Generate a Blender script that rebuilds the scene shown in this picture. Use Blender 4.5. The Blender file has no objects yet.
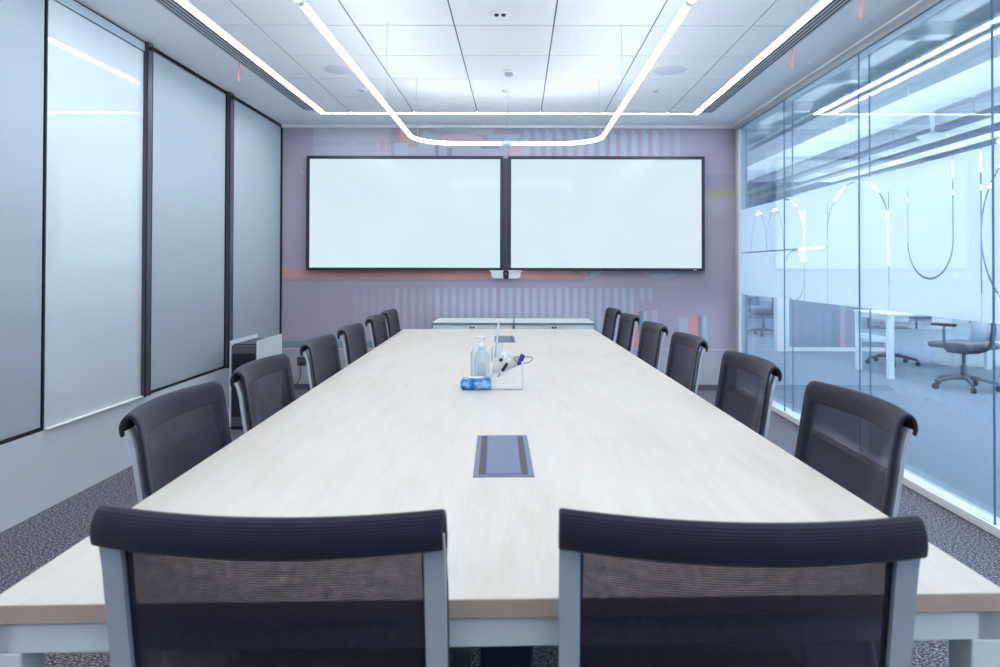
import bpy, bmesh, math, random
from mathutils import Vector, Matrix
random.seed(7)
PI = math.pi
S = bpy.context.scene
C = S.collection

# ------------------------------------------------------------------ camera, world, exposure
EYE = 1.25
cam = bpy.data.cameras.new('camera')
cam_o = bpy.data.objects.new('camera', cam); C.objects.link(cam_o)
cam.sensor_width = 36.0
cam.lens = 36.0 * 700 / 1000
cam.shift_x = -0.01836
cam.shift_y = -0.0741
cam.clip_start = 0.02
cam_o.matrix_world = Matrix.Translation((0, 0, EYE)) @ Matrix.Rotation(PI/2 + 0.0119, 4, 'X') @ Matrix.Rotation(0.002, 4, 'Z')
S.camera = cam_o
cam.dof.use_dof = True
cam.dof.focus_distance = 3.6
cam.dof.aperture_fstop = 5.6

W = bpy.data.worlds.new('world'); S.world = W; W.use_nodes = True
W.node_tree.nodes['Background'].inputs[0].default_value = (0.62, 0.80, 1.0, 1)
W.node_tree.nodes['Background'].inputs[1].default_value = 1.2

S.view_settings.view_transform = 'Standard'
S.view_settings.look = 'None'
S.view_settings.gamma = 1
S.view_settings.use_curve_mapping = False
S.view_settings.exposure = 1.7
try:
    S.cycles.use_denoising = True
    S.cycles.max_bounces = 10
    S.cycles.transparent_max_bounces = 24
    S.cycles.sample_clamp_indirect = 8
    S.cycles.caustics_reflective = False
    S.cycles.caustics_refractive = False
except Exception:
    pass
SLOT_POWER = 14.0       # recessed strip round the ceiling
TUBE_POWER = 6.8       # pendant tube
SCREEN_POWER = 0.285
ADDED_STRIP_POWER = 7.5  # strips added out of sight behind the film, lighting the office
SKY_POWER = 3.8

# ------------------------------------------------------------------ material helpers
def lin(c):
    def f(v):
        v /= 255.0
        return v/12.92 if v <= .04045 else ((v+.055)/1.055)**2.4
    return (f(c[0]), f(c[1]), f(c[2]), 1)

class N:
    """small node graph helper"""
    def __init__(s, name):
        s.m = bpy.data.materials.new(name); s.m.use_nodes = True
        s.t = s.m.node_tree; s.t.nodes.clear()
        s.out = s.t.nodes.new('ShaderNodeOutputMaterial')
    def n(s, typ, **kw):
        x = s.t.nodes.new(typ)
        for k, v in kw.items():
            if k.startswith('i_'):
                x.inputs[k[2:].replace('_', ' ')].default_value = v
            else: setattr(x, k, v)
        return x
    def l(s, a, b): s.t.links.new(a, b)
    def math(s, op, a, b=None, c=None, clamp=False):
        x = s.n('ShaderNodeMath', operation=op); x.use_clamp = clamp
        for i, v in enumerate((a, b, c)):
            if v is None: continue
            if isinstance(v, (int, float)): x.inputs[i].default_value = v
            else: s.l(v, x.inputs[i])
        return x.outputs[0]
    def mix(s, f, a, b):
        x = s.n('ShaderNodeMix', data_type='RGBA')
        if isinstance(f, (int, float)): x.inputs[0].default_value = f
        else: s.l(f, x.inputs[0])
        for i, v in ((6, a), (7, b)):
            if isinstance(v, tuple): x.inputs[i].default_value = v
            else: s.l(v, x.inputs[i])
        return x.outputs[2]
    def coord(s, which='Object', scale=(1, 1, 1)):
        tc = s.n('ShaderNodeTexCoord'); mp = s.n('ShaderNodeMapping')
        mp.inputs['Scale'].default_value = scale
        s.l(tc.outputs[which], mp.inputs[0]); return mp.outputs[0]
    def noise(s, vec, scale, detail=3, rough=.5):
        x = s.n('ShaderNodeTexNoise'); x.inputs['Scale'].default_value = scale
        x.inputs['Detail'].default_value = detail; x.inputs['Roughness'].default_value = rough
        s.l(vec, x.inputs['Vector']); return x.outputs['Fac']
    def ramp(s, f, stops):
        x = s.n('ShaderNodeValToRGB'); s.l(f, x.inputs[0]); e = x.color_ramp.elements
        while len(e) < len(stops): e.new(.5)
        for i, (p, c) in enumerate(stops): e[i].position = p; e[i].color = c
        return x.outputs[0]
    def bsdf(s, col, rough=.5, metal=0, spec=.5, bump=None, bump_str=.2, bump_dist=.002, sheen=0, coat=0):
        b = s.n('ShaderNodeBsdfPrincipled')
        if isinstance(col, tuple): b.inputs['Base Color'].default_value = col
        else: s.l(col, b.inputs['Base Color'])
        if isinstance(rough, (int, float)): b.inputs['Roughness'].default_value = rough
        else: s.l(rough, b.inputs['Roughness'])
        b.inputs['Metallic'].default_value = metal
        b.inputs['Specular IOR Level'].default_value = spec
        b.inputs['Sheen Weight'].default_value = sheen
        b.inputs['Coat Weight'].default_value = coat
        if bump is not None:
            bp = s.n('ShaderNodeBump'); bp.inputs['Strength'].default_value = bump_str
            bp.inputs['Distance'].default_value = bump_dist
            s.l(bump, bp.inputs['Height']); s.l(bp.outputs[0], b.inputs['Normal'])
        return b.outputs[0]
    def done(s, sh): s.l(sh, s.out.inputs[0]); return s.m

def plain(name, rgb, rough=.5, metal=0, var=.04, scale=30, spec=.5, bump=.05, coat=0):
    g = N(name); v = g.coord(); f = g.noise(v, scale, 4)
    c = lin(rgb); lo = tuple(x*(1-var) for x in c[:3])+(1,); hi = tuple(min(1, x*(1+var)) for x in c[:3])+(1,)
    col = g.mix(f, lo, hi)
    return g.done(g.bsdf(col, rough, metal, spec, f, bump, .001, coat=coat))

def glow(name, rgb, power):
    g = N(name); e = g.n('ShaderNodeEmission'); e.inputs[0].default_value = lin(rgb); e.inputs[1].default_value = power
    return g.done(e.outputs[0])

M = {}
M['soffit'] = plain('painted_soffit', (228, 233, 237), .75, var=.015)
M['tile'] = plain('ceiling_tile', (232, 237, 241), .85, var=.02, scale=180, bump=.15)
M['tile_joint'] = plain('tile_joint', (120, 128, 138), .8)
M['tile_backing'] = plain('tile_backing', (104, 110, 120), .9)
M['white_trim'] = plain('white_trim', (236, 238, 238), .5)
M['white_paint'] = plain('white_paint', (214, 219, 224), .6, var=.02)
M['grey_panel'] = plain('grey_sill_panel', (202, 209, 215), .5, var=.015, scale=3)
M['grey_wall'] = plain('grey_wall_base', (150, 150, 160), .6, var=.02)
M['dark_frame'] = plain('dark_anodised', (80, 78, 94), .45, .3)
M['black'] = plain('black_plastic', (18, 20, 28), .4)
M['bezel'] = plain('display_bezel', (44, 44, 66), .35)
M['alu'] = plain('pale_aluminium', (188, 200, 210), .38, .35, var=.02)
M['chair_metal'] = plain('chair_frame_paint', (190, 200, 208), .42, .15, var=.02)
M['white_metal'] = plain('white_powder_coat', (232, 240, 244), .4, 0, var=.01)
M['white_lam'] = plain('white_laminate', (222, 230, 230), .35, var=.01)
M['grey_edge'] = plain('grey_edge', (132, 140, 148), .5)
M['mid_grey'] = plain('mid_grey_plastic', (84, 84, 94), .45)
M['hatch'] = plain('hatch_metal', (108, 120, 150), .5, .2, var=.02)
M['outlet'] = plain('dark_outlet_plate', (62, 60, 72), .4)
M['rubber'] = plain('black_rubber', (14, 14, 18), .6)
M['ribbon'] = plain('salmon_ribbon', (236, 130, 116), .7)
M['grille'] = plain('diffuser_grey', (178, 184, 196), .5)
M['dim_paint'] = plain('dim_grey_paint', (165, 168, 176), .7)
M['office_paint'] = plain('office_paint', (98, 114, 138), .7)
M['slot'] = plain('diffuser_slot', (38, 40, 50), .7)
M['speaker'] = plain('speaker_mesh', (212, 219, 230), .8, scale=400, var=.1)
M['glow_slot'] = glow('slot_lamp', (247, 250, 255), SLOT_POWER)
M['glow_tube'] = glow('tube_lamp', (247, 250, 255), TUBE_POWER)
M['glow_office'] = glow('office_lamp', (236, 246, 255), ADDED_STRIP_POWER)  # emission of the added office strips
M['glow_up'] = glow('office_uplight', (236, 246, 255), 2.3)  # emission of the added upward glow on the office strips
M['glow_sky'] = glow('daylight', (222, 240, 255), SKY_POWER)
M['blue_lanyard'] = plain('blue_lanyard', (44, 52, 168), .6)
M['pump'] = plain('white_pump', (232, 238, 242), .35)
M['plant'] = plain('leaf', (60, 100, 60), .6)

def carpet():
    g = N('carpet'); v = g.coord()
    a = g.noise(v, 130, 2, .8); b = g.noise(g.coord(scale=(1, 3, 1)), 60, 3, .7)
    f = g.math('ADD', g.math('MULTIPLY', a, .6), g.math('MULTIPLY', b, .4))
    col = g.ramp(f, [(.40, lin((30, 29, 36))), (.5, lin((84, 82, 92))), (.60, lin((178, 176, 186)))])
    return g.done(g.bsdf(col, .95, spec=.1, bump=f, bump_str=.9, bump_dist=.006))
M['carpet'] = carpet()
def office_carpet():
    g = N('office_carpet'); v = g.coord()
    f = g.noise(v, 160, 3, .7)
    col = g.ramp(f, [(.35, lin((98, 108, 124))), (.65, lin((150, 160, 174)))])
    return g.done(g.bsdf(col, .95, spec=.1, bump=f, bump_str=.4))
M['office_carpet'] = office_carpet()

def fabric_blind():
    g = N('blind_fabric')
    a = g.noise(g.coord(scale=(1, 8, 90)), 14, 4, .7); b = g.noise(g.coord(scale=(1, 120, 6)), 6, 3, .7)
    f = g.math('ADD', g.math('MULTIPLY', a, .6), g.math('MULTIPLY', b, .4))
    col = g.ramp(f, [(.3, lin((148, 157, 166))), (.7, lin((181, 190, 199)))])
    return g.done(g.bsdf(col, .85, spec=.2, bump=f, bump_str=.25))
M['blind'] = fabric_blind()

def wood():
    g = N('pale_birch')
    a = g.noise(g.coord(scale=(9, 1.1, 9)), 3.2, 6, .65); b = g.noise(g.coord(scale=(60, 2, 60)), 5, 4, .6)
    c = g.noise(g.coord(scale=(1.6, .8, 1)), 2.1, 2, .5)
    f = g.math('ADD', g.math('MULTIPLY', a, .5), g.math('ADD', g.math('MULTIPLY', b, .2), g.math('MULTIPLY', c, .3)))
    col = g.ramp(f, [(.32, lin((198, 189, 175))), (.5, lin((207, 201, 191))), (.68, lin((211, 208, 201)))])
    return g.done(g.bsdf(col, .34, spec=.45, bump=b, bump_str=.03))
M['birch'] = wood()
M['birch_edge'] = plain('birch_edge', (196, 176, 160), .5, var=.08, scale=14)

def chair_fabric(name, alpha):
    g = N(name)
    tc = g.n('ShaderNodeTexCoord'); sep = g.n('ShaderNodeSeparateXYZ'); g.l(tc.outputs['Object'], sep.inputs[0])
    rib = g.math('SINE', g.math('MULTIPLY', sep.outputs[2], 2*PI/.0038))
    rib = g.math('MULTIPLY_ADD', rib, .5, .5)
    nz = g.noise(g.coord(scale=(1, 1, 3)), 220, 3, .7)
    f = g.math('ADD', g.math('MULTIPLY', rib, .5), g.math('MULTIPLY', nz, .5))
    col = g.ramp(f, [(.2, lin((16, 17, 31))), (.8, lin((44, 44, 66)))])
    sh = g.bsdf(col, .85, spec=.25, bump=f, bump_str=.3, bump_dist=.0015, sheen=.15)
    if alpha:
        tr = g.n('ShaderNodeBsdfTransparent'); mx = g.n('ShaderNodeMixShader'); tr.inputs[0].default_value = (1, .93, .99, 1)
        k = g.math('MULTIPLY', g.math('SUBTRACT', 1.25, rib), g.math('MULTIPLY', g.math('ADD', g.noise(g.coord(), 70, 3, .7), .5), alpha))
        g.l(k, mx.inputs[0]); g.l(sh, mx.inputs[1]); g.l(tr.outputs[0], mx.inputs[2])
        sh = mx.outputs[0]
    return g.done(sh)
M['fabric'] = chair_fabric('chair_fabric', 0)
M['mesh'] = chair_fabric('chair_mesh', .42)
M['blue_fabric'] = plain('navy_sleeve', (34, 42, 72), .9, scale=200, var=.3)

def glass(name, tint, base=.04):
    g = N(name)
    lw = g.n('ShaderNodeLayerWeight'); lw.inputs[0].default_value = .5
    k = g.math('POWER', lw.outputs['Facing'], 5.0)
    k = g.math('MULTIPLY_ADD', k, .95, base)
    tr = g.n('ShaderNodeBsdfTransparent'); tr.inputs[0].default_value = tint
    gl = g.n('ShaderNodeBsdfGlossy'); gl.inputs['Roughness'].default_value = 0.0
    gl.inputs[0].default_value = (.86, .95, 1, 1)
    mx = g.n('ShaderNodeMixShader'); g.l(k, mx.inputs[0]); g.l(tr.outputs[0], mx.inputs[1]); g.l(gl.outputs[0], mx.inputs[2])
    return g.done(mx.outputs[0])
M['glass'] = glass('partition_glass', (.935, .972, .99, 1), .035)
M['soft_edge'] = plain('acrylic_edge', (176, 192, 208), .2)
M['box_white'] = plain('box_white', (246, 247, 244), .4, var=.01)
M['glass_edge'] = plain('glass_edge', (96, 136, 170), .2)
M['clear'] = glass('clear_acrylic', (.93, .96, .98, 1))
M['gel'] = glass('sanitizer_gel', (.88, .94, .98, 1))

def whiteboard():
    g = N('whiteboard_glass'); f = g.noise(g.coord(), 2, 2)
    return g.done(g.bsdf(g.mix(f, lin((196, 207, 213)), lin((201, 211, 217))), .03, spec=.5, coat=.1))
M['board'] = whiteboard()

def screen():
    g = N('lit_screen')
    v = g.coord(); f = g.noise(v, 1.3, 2, .5)
    col = g.mix(f, lin((212, 238, 255)), lin((236, 250, 255)))
    e = g.n('ShaderNodeEmission'); g.l(col, e.inputs[0]); e.inputs[1].default_value = SCREEN_POWER
    gl = g.n('ShaderNodeBsdfGlossy'); gl.inputs['Roughness'].default_value = .15; gl.inputs[0].default_value = (.012, .012, .012, 1)
    ad = g.n('ShaderNodeAddShader'); g.l(e.outputs[0], ad.inputs[0]); g.l(gl.outputs[0], ad.inputs[1])
    return g.done(ad.outputs[0])
M['screen'] = screen()

def wipes():
    g = N('wipes_wrapper'); v = g.coord(scale=(1, 1, 1.4))
    f = g.noise(v, 22, 4, .6)
    col = g.ramp(f, [(.38, lin((20, 92, 176))), (.5, lin((66, 152, 216))), (.6, lin((160, 208, 236))), (.72, lin((30, 110, 190)))])
    return g.done(g.bsdf(col, .25, spec=.6, bump=f, bump_str=.3, bump_dist=.004))
M['wipes'] = wipes()

# film with clear line cut-outs (figures: Y, Z in metres on the pane)
FILM_Z0, FILM_Z1 = .992, 1.838
def film():
    g = N('frosted_film')
    tc = g.n('ShaderNodeTexCoord'); sep = g.n('ShaderNodeSeparateXYZ'); g.l(tc.outputs['Object'], sep.inputs[0])
    Y, Z = sep.outputs[1], sep.outputs[2]
    sub = lambda a, b: g.math('SUBTRACT', a, b)
    masks = []
    def within(x, lo, hi): return g.math('MULTIPLY', g.math('GREATER_THAN', x, lo), g.math('LESS_THAN', x, hi))
    def vline(y, z0, z1, w=.0055):
        masks.append(g.math('MULTIPLY', g.math('LESS_THAN', g.math('ABSOLUTE', sub(Y, y)), w), within(Z, z0, z1)))
    def hline(z, y0, y1, w=.007):
        masks.append(g.math('MULTIPLY', g.math('LESS_THAN', g.math('ABSOLUTE', sub(Z, z)), w), within(Y, y0, y1)))
    def ell(cy, cz, a, b, z0, z1, y0=-9, y1=99, w=.0062):
        d1 = g.math('DIVIDE', sub(Y, cy), a); d2 = g.math('DIVIDE', sub(Z, cz), b)
        r = g.math('SQRT', g.math('ADD', g.math('MULTIPLY', d1, d1), g.math('MULTIPLY', d2, d2)))
        k = g.math('LESS_THAN', g.math('ABSOLUTE', sub(r, 1)), w/((a+b)/2))
        k = g.math('MULTIPLY', k, within(Z, z0, z1))
        masks.append(g.math('MULTIPLY', k, within(Y, y0, y1)))
    vline(3.625, 1.40, 1.84); ell(3.835, 1.40, .21, .205, .9, 1.40); vline(4.045, 1.40, 1.70, .003)
    vline(3.405, .9, 1.84, .007); ell(3.025, 1.42, .38, .40, .9, 1.9, w=.0075)
    vline(4.255, .9, 1.72); ell(4.68, 1.5, .425, .33, 1.5, 1.9)
    vline(5.10, .9, 1.72); vline(5.51, .9, 1.72); vline(5.93, .9, 1.5)
    ell(5.72, 1.19, .21, .205, .9, 1.9)
    ell(5.93, 1.5, .42, .33, 1.5, 1.9, y1=5.93)
    ell(6.15, 1.405, .21, .36, 1.405, 1.9); ell(6.56, 1.405, .21, .36, 1.405, 1.9)
    hline(1.405, 5.10, 7.15)
    ell(1.9, 1.42, .38, .40, .9, 1.9); vline(2.3, .9, 1.84); vline(1.2, .9, 1.84)
    k = masks[0]
    for m in masks[1:]: k = g.math('MAXIMUM', k, m)
    df = g.n('ShaderNodeBsdfDiffuse'); df.inputs[0].default_value = (.84, .91, .95, 1)
    tl = g.n('ShaderNodeBsdfTranslucent'); tl.inputs[0].default_value = (.93, .94, .97, 1)
    tr = g.n('ShaderNodeBsdfTransparent')
    m1 = g.n('ShaderNodeMixShader'); m1.inputs[0].default_value = .6
    g.l(df.outputs[0], m1.inputs[1]); g.l(tl.outputs[0], m1.inputs[2])
    a = g.math('MAXIMUM', k, .05)
    m2 = g.n('ShaderNodeMixShader'); g.l(a, m2.inputs[0]); g.l(m1.outputs[0], m2.inputs[1]); g.l(tr.outputs[0], m2.inputs[2])
    return g.done(m2.outputs[0])
M['film'] = film()

# ------------------------------------------------------------------ mesh helpers
def BM(): return bmesh.new()
def box(bm, x0, x1, y0, y1, z0, z1, mi=0, bev=0, seg=2, mat=None):
    b = bmesh.new()
    bmesh.ops.create_cube(b, size=1)
    for v in b.verts:
        v.co = Vector(((x0+x1)/2+v.co.x*(x1-x0), (y0+y1)/2+v.co.y*(y1-y0), (z0+z1)/2+v.co.z*(z1-z0)))
    if bev: bmesh.ops.bevel(b, geom=b.edges[:], offset=bev, segments=seg, affect='EDGES', profile=.5)
    merge(bm, b, mi, mat)
def merge(bm, b, mi=0, mat=None):
    if mat is not None: b.transform(mat)
    vm = [bm.verts.new(v.co) for v in b.verts]; b.verts.index_update()
    for f in b.faces:
        try: nf = bm.faces.new([vm[v.index] for v in f.verts])
        except ValueError: continue
        nf.material_index = mi if mi is not None else f.material_index; nf.smooth = f.smooth
    b.free()
def tube(bm, pts, r, seg=12, closed=False, mi=0, cap=True):
    pts = [Vector(p) for p in pts]; n = len(pts); rings = []
    rs = r if isinstance(r, (list, tuple)) else [r]*n
    up = None
    for i, p in enumerate(pts):
        if closed: t = (pts[(i+1) % n]-pts[i-1]).normalized()
        else: t = (pts[min(i+1, n-1)]-pts[max(i-1, 0)]).normalized()
        if up is None:
            up = Vector((0, 0, 1)) if abs(t.z) < .9 else Vector((1, 0, 0))
        a = (up - t*up.dot(t)).normalized(); b = t.cross(a); up = a
        rings.append([bm.verts.new(p+(a*math.cos(2*PI*k/seg)+b*math.sin(2*PI*k/seg))*rs[i]) for k in range(seg)])
    for i in range(n if closed else n-1):
        A, B = rings[i], rings[(i+1) % n]
        for k in range(seg):
            f = bm.faces.new((A[k], A[(k+1) % seg], B[(k+1) % seg], B[k])); f.smooth = True; f.material_index = mi
    if not closed and cap:
        for R in (rings[0][::-1], rings[-1]): f = bm.faces.new(R); f.material_index = mi
def lathe(bm, prof, c=(0, 0, 0), seg=28, mi=0, mat=None):
    b = bmesh.new(); rings = []
    for (r, z) in prof:
        if r < 1e-6: rings.append([b.verts.new((0, 0, z))])
        else: rings.append([b.verts.new((r*math.cos(2*PI*k/seg), r*math.sin(2*PI*k/seg), z)) for k in range(seg)])
    for A, B in zip(rings, rings[1:]):
        for k in range(seg):
            q = []
            for v in ((A[k] if len(A) > 1 else A[0]), (A[(k+1) % seg] if len(A) > 1 else A[0]), (B[(k+1) % seg] if len(B) > 1 else B[0]), (B[k] if len(B) > 1 else B[0])):
                if v not in q: q.append(v)
            if len(q) > 2: f = b.faces.new(q); f.smooth = True
    bmesh.ops.recalc_face_normals(b, faces=b.faces[:])
    merge(bm, b, mi, Matrix.Translation(c) @ (mat or Matrix.Identity(4)))
def prism(bm, poly, axis, a, b, mi=0):
    """poly in the two other axes, extruded along axis from a to b"""
    def P(u, v, w):
        return {'x': (w, u, v), 'y': (u, w, v), 'z': (u, v, w)}[axis]
    A = [bm.verts.new(P(u, v, a)) for u, v in poly]; B = [bm.verts.new(P(u, v, b)) for u, v in poly]
    fs = [bm.faces.new(A), bm.faces.new(B[::-1])]
    n = len(poly)
    for i in range(n): fs.append(bm.faces.new((A[i], B[i], B[(i+1) % n], A[(i+1) % n])))
    for f in fs: f.material_index = mi
    bmesh.ops.recalc_face_normals(bm, faces=fs)
def mk(name, bm, mats, parent=None, **props):
    me = bpy.data.meshes.new(name); bm.normal_update(); bm.to_mesh(me); bm.free()
    for m in (mats if isinstance(mats, (list, tuple)) else [mats]): me.materials.append(M[m] if isinstance(m, str) else m)
    o = bpy.data.objects.new(name, me); C.objects.link(o)
    if parent is not None: o.parent = parent
    for k, v in props.items(): o[k] = v
    return o
def tag(o, label, cat, group=None):
    o['label'] = label; o['category'] = cat
    if group: o['group'] = group
    return o
def thing(name, label, cat, loc=(0, 0, 0), rz=0, group=None):
    o = bpy.data.objects.new(name, None); C.objects.link(o)
    o.empty_display_size = .1
    o.location = loc; o.rotation_euler = (0, 0, rz); return tag(o, label, cat, group)
def struct(name, bm, mats, parent=None): return mk(name, bm, mats, parent, kind='structure')
def dup(root, loc, rz, label):
    r = root.copy(); C.objects.link(r); r.location = loc; r.rotation_euler = (0, 0, rz); r['label'] = label
    for ch in list(root.children):
        c = ch.copy(); C.objects.link(c); c.parent = r
        for gch in ch.children:
            d = gch.copy(); C.objects.link(d); d.parent = c
    return r

# ------------------------------------------------------------------ room shell
XL, XR, YW, YB, H = -2.432, 2.24, 7.195, -2.2, 2.714
LX1, LX2, LY = -1.851, 1.675, 6.625       # centre of the recessed light strip
LYB = -1.62
bm = BM(); box(bm, XL-.3, XR+.09, YB-.2, YW+.2, -.1, 0); struct('floor', bm, 'carpet')

# ceiling: soffit ring + tiles
bm = BM()
SW = .026
T = .05
zb = H
box(bm, XL-.25, LX1-.15, YB-.1, YW+.1, zb, zb+T, 0)
box(bm, LX2+.15, XR+.10, YB-.1, YW+.1, zb, zb+T, 0)
box(bm, LX1-.15, LX2+.15, LY+SW, YW+.1, zb, zb+T, 0)
box(bm, LX1-.15, LX2+.15, YB-.1, LYB-SW, zb, zb+T, 0)
box(bm, LX1-.15, LX1-SW-.006, 6.51, LY+SW, zb, zb+T, 0)
box(bm, LX2+SW+.006, LX2+.15, 6.57, LY+SW, zb, zb+T, 0)
struct('ceiling', bm, 'soffit')
bm = BM()
tx = [.2107-1.8+.6*k for k in range(6)]
ex = [LX1+SW]+tx+[LX2-SW]
ty = [4.2119+.6*k for k in range(-9, 5)]
ey = [LYB+SW]+ty+[LY-SW]
for i in range(len(ex)-1):
    for j in range(len(ey)-1):
        if ex[i+1]-ex[i] < .03: continue
        box(bm, ex[i]+.0045, ex[i+1]-.0045, ey[j]+.0055, ey[j+1]-.0055, zb-.001, zb+.006, 0, bev=.001, seg=1)
box(bm, LX1+SW, LX2-SW, LYB+SW, LY-SW, zb+.005, zb+.05, 1)
struct('ceiling_tiles', bm, ['tile', 'tile_backing'])

# back wall with printed mural
def wx(px): return (px-518.4)*YW/700
def wz(y): return EYE+(267.7-y)*YW/700
MAT_MURAL = [plain('mural_%d' % i, c, .7, var=.025, scale=6) for i, c in enumerate([
    (171, 161, 178),   # 0 lavender
    (214, 154, 143),   # 1 salmon
    (124, 146, 162),   # 2 teal grey
    (174, 185, 201),   # 3 pale blue
    (172, 167, 184),   # 4 blue 1/4
    (173, 175, 192),   # 5 blue 1/2
    (178, 180, 190),   # 6 pale grey
    (172, 170, 126),   # 7 olive
    (198, 174, 186),   # 8 pinkish
    (163, 153, 171),   # 9 darker lavender
    (166, 166, 176),   # 10 lower panel
    (186, 158, 172),   # 11 dusty pink
    (140, 148, 166),   # 12 grey blue
])]
bm = BM()
box(bm, XL-.3, XR+.1, YW, YW+.2, 0, H+.05, 0)
def mrect(x0, x1, y0, y1, mi, d=.002):
    box(bm, wx(x0), wx(x1), YW-d, YW+.001, wz(y1), wz(y0), mi)
def mpoly(pts, mi, d=.003): prism(bm, [(wx(a), wz(b)) for a, b in pts], 'y', YW-d, YW+.001, mi)
def mdisc(cx, cy, r, a0, a1, mi, d=.004):
    pts = [(cx+r*math.cos(a), cy+r*math.sin(a)) for a in [math.radians(a0+(a1-a0)*k/24) for k in range(25)]]
    mpoly(pts, mi, d)
mrect(281, 737, 350.5, 389.6, 10, .003)                  # grey lower wall
mrect(281, 737, 350.0, 351.0, 9, .006)
mrect(281, 737, 348.2, 350.2, 8, .0035)
mrect(281, 410, 341.3, 348.2, 2, .003)
mrect(281, 587, 270.6, 278.4, 1, .003)
mrect(281, 590, 278.4, 282.0, 9, .0015)
mdisc(585, 255, 24, 0, 90, 3); mpoly([(573, 270.5), (578, 270.5), (578, 275)], 2, .006)
mpoly([(585, 255), (585, 279), (587, 279), (587, 255)], 3, .0045)
mdisc(661.5, 246, 32.5, 30, 150, 3)
# lower row of stripes, fading in from the left
for k in range(38):
    x = 354.5+8.1*k
    mi = 4 if k < 5 else (5 if k < 10 else 3)
    y1 = 345
    if x > 636: y1 = 301
    if x > 654: continue
    if x > 636: mpoly([(x+2, 288), (x+6.2, 288), (x+6.2, y1), (x+2, y1-3)], 3, .003)
    else: mrect(x, x+4.2, 288, y1, mi, .003)
mrect(634, 638.3, 311, 348, 1, .004); mrect(638.3, 643, 311, 348, 2, .004); mrect(643, 647, 311, 348, 3, .004)
mrect(652, 657, 310, 348, 3, .004)
mrect(679, 688, 317, 348.2, 3, .004); mrect(688, 697.6, 315, 348.2, 1, .0045)
mrect(697.6, 702, 315, 348.2, 2, .004); mrect(702, 707, 315, 348.2, 3, .004)
# above the displays
mrect(313, 391, 128, 141, 6, .003); mrect(313, 391, 141, 154, 4, .003); mrect(313, 391, 146, 156, 5, .0032)
mrect(376, 379, 128, 156, 8, .004); mrect(384.5, 387, 128, 156, 8, .004)
mrect(345, 356, 138, 156, 5, .0036)
mrect(399, 404, 127, 143, 1, .004); mrect(404, 408, 127, 143, 7, .004); mrect(394, 408, 143, 156, 3, .004)
mrect(408, 436, 147, 156, 5, .0036)
mpoly([(418, 147), (421, 137), (425, 129), (434, 134), (444, 139), (450, 147)], 3, .004)
mrect(436, 507, 141, 156, 5, .003)
mpoly([(430, 128), (494, 128), (492, 135), (474, 134), (455, 132), (436, 131)], 6, .0032)
mpoly([(434, 133), (476, 134), (486, 140), (440, 140)], 8, .0042)
mrect(435, 438.5, 145, 156, 2, .005); mrect(447, 452, 148, 156, 2, .005); mrect(481, 498, 146, 148.5, 2, .005)
mrect(487, 519, 134, 141.5, 3, .0045); mrect(510, 524, 146, 156, 8, .004)
for k in range(15):
    x = 524+10.75*k
    mi = 3 if k < 13 else 5
    mpoly([(x, 127.2), (x+1, 127.2), (x+5.8, 134), (x+5.8, 157), (x, 157)], mi, .003)
mdisc(307, 168.5, 7.5, 90, 180, 3)
mrect(704, 737, 190.6, 195.4, 7, .003)
mrect(704, 737, 174, 190.6, 9, .0012)
for px in (391, 500, 609): mrect(px-.15, px+.15, 128, 348, 9, .0075)    # sheet joints
struct('wall_back', bm, MAT_MURAL)
bm = BM(); box(bm, XL, XR, YW-.012, YW, 0, .055, 0); struct('baseboard_back', bm, 'mid_grey')
bm = BM(); box(bm, XL, XR-.02, YW-.035, YW, H-.028, H, 0); struct('trim_1', bm, 'white_trim')
bm = BM(); box(bm, XR-.05, XR-.004, YB, YW, H-.012, H+.01, 0); struct('trim_2', bm, 'white_trim')

bm = BM(); box(bm, XL-.3, XR+4, YB-.2, YB, 0, H+.05, 0); struct('wall_front', bm, 'dim_paint')

# left wall: sill panel, frames, blinds, whiteboard
SILL = .41
bm = BM()
box(bm, XL-.30, XL, YB, YW, 0, SILL, 0)
box(bm, XL-.30, XL-.045, YB, YW, SILL, H+.02, 1)
struct('wall_left', bm, ['grey_panel', 'grey_wall'])
mull = [(-.9, .05), (.95, .05), (2.35, .05), (3.60, .006), (4.555, .06), (5.86, .07)]
bm = BM()
for y, w in mull: box(bm, XL-.07, XL+(.0 if w < .03 else .028), y-w/2, y+w/2, SILL+.004, H-.004, 0)
box(bm, XL-.07, XL+.004, YW-.018, YW, SILL, H, 1)
box(bm, XL-.07, XL+.0005, YB, YW, H-.007, H, 1)
for y, w in mull:
    if w > .03:
        for s in (-1, 1): box(bm, XL+.022, XL+.030, y+s*w/2-.003, y+s*w/2+.003, SILL, H-.03, 1); box(bm, XL-.012, XL-.001, y+s*w/2-.003, y+s*w/2+.003, SILL, H-.03, 1)
        box(bm, XL-.01, XL+.05, y-.02, y+.02, H-.055, H-.03, 1, bev=.006)
struct('window_frame', bm, ['dark_frame', 'black'])
BAYS = [(-2.15, -.93), (-.87, .92), (.98, 2.32), (2.376, 3.597), (4.586, 5.824), (5.896, YW-.02)]
BL = ['pale grey fabric blind at the camera end of the left wall, behind the photographer',
      'pale grey fabric blind on the left wall beside the photographer',
      'pale grey fabric blind on the left wall just outside the left picture edge',
      'pale grey fabric blind at the left picture edge, left of the white glass board',
      'wide pale grey fabric blind just right of the white glass board',
      'pale grey fabric blind in the far left corner, above the air purifier']
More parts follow.
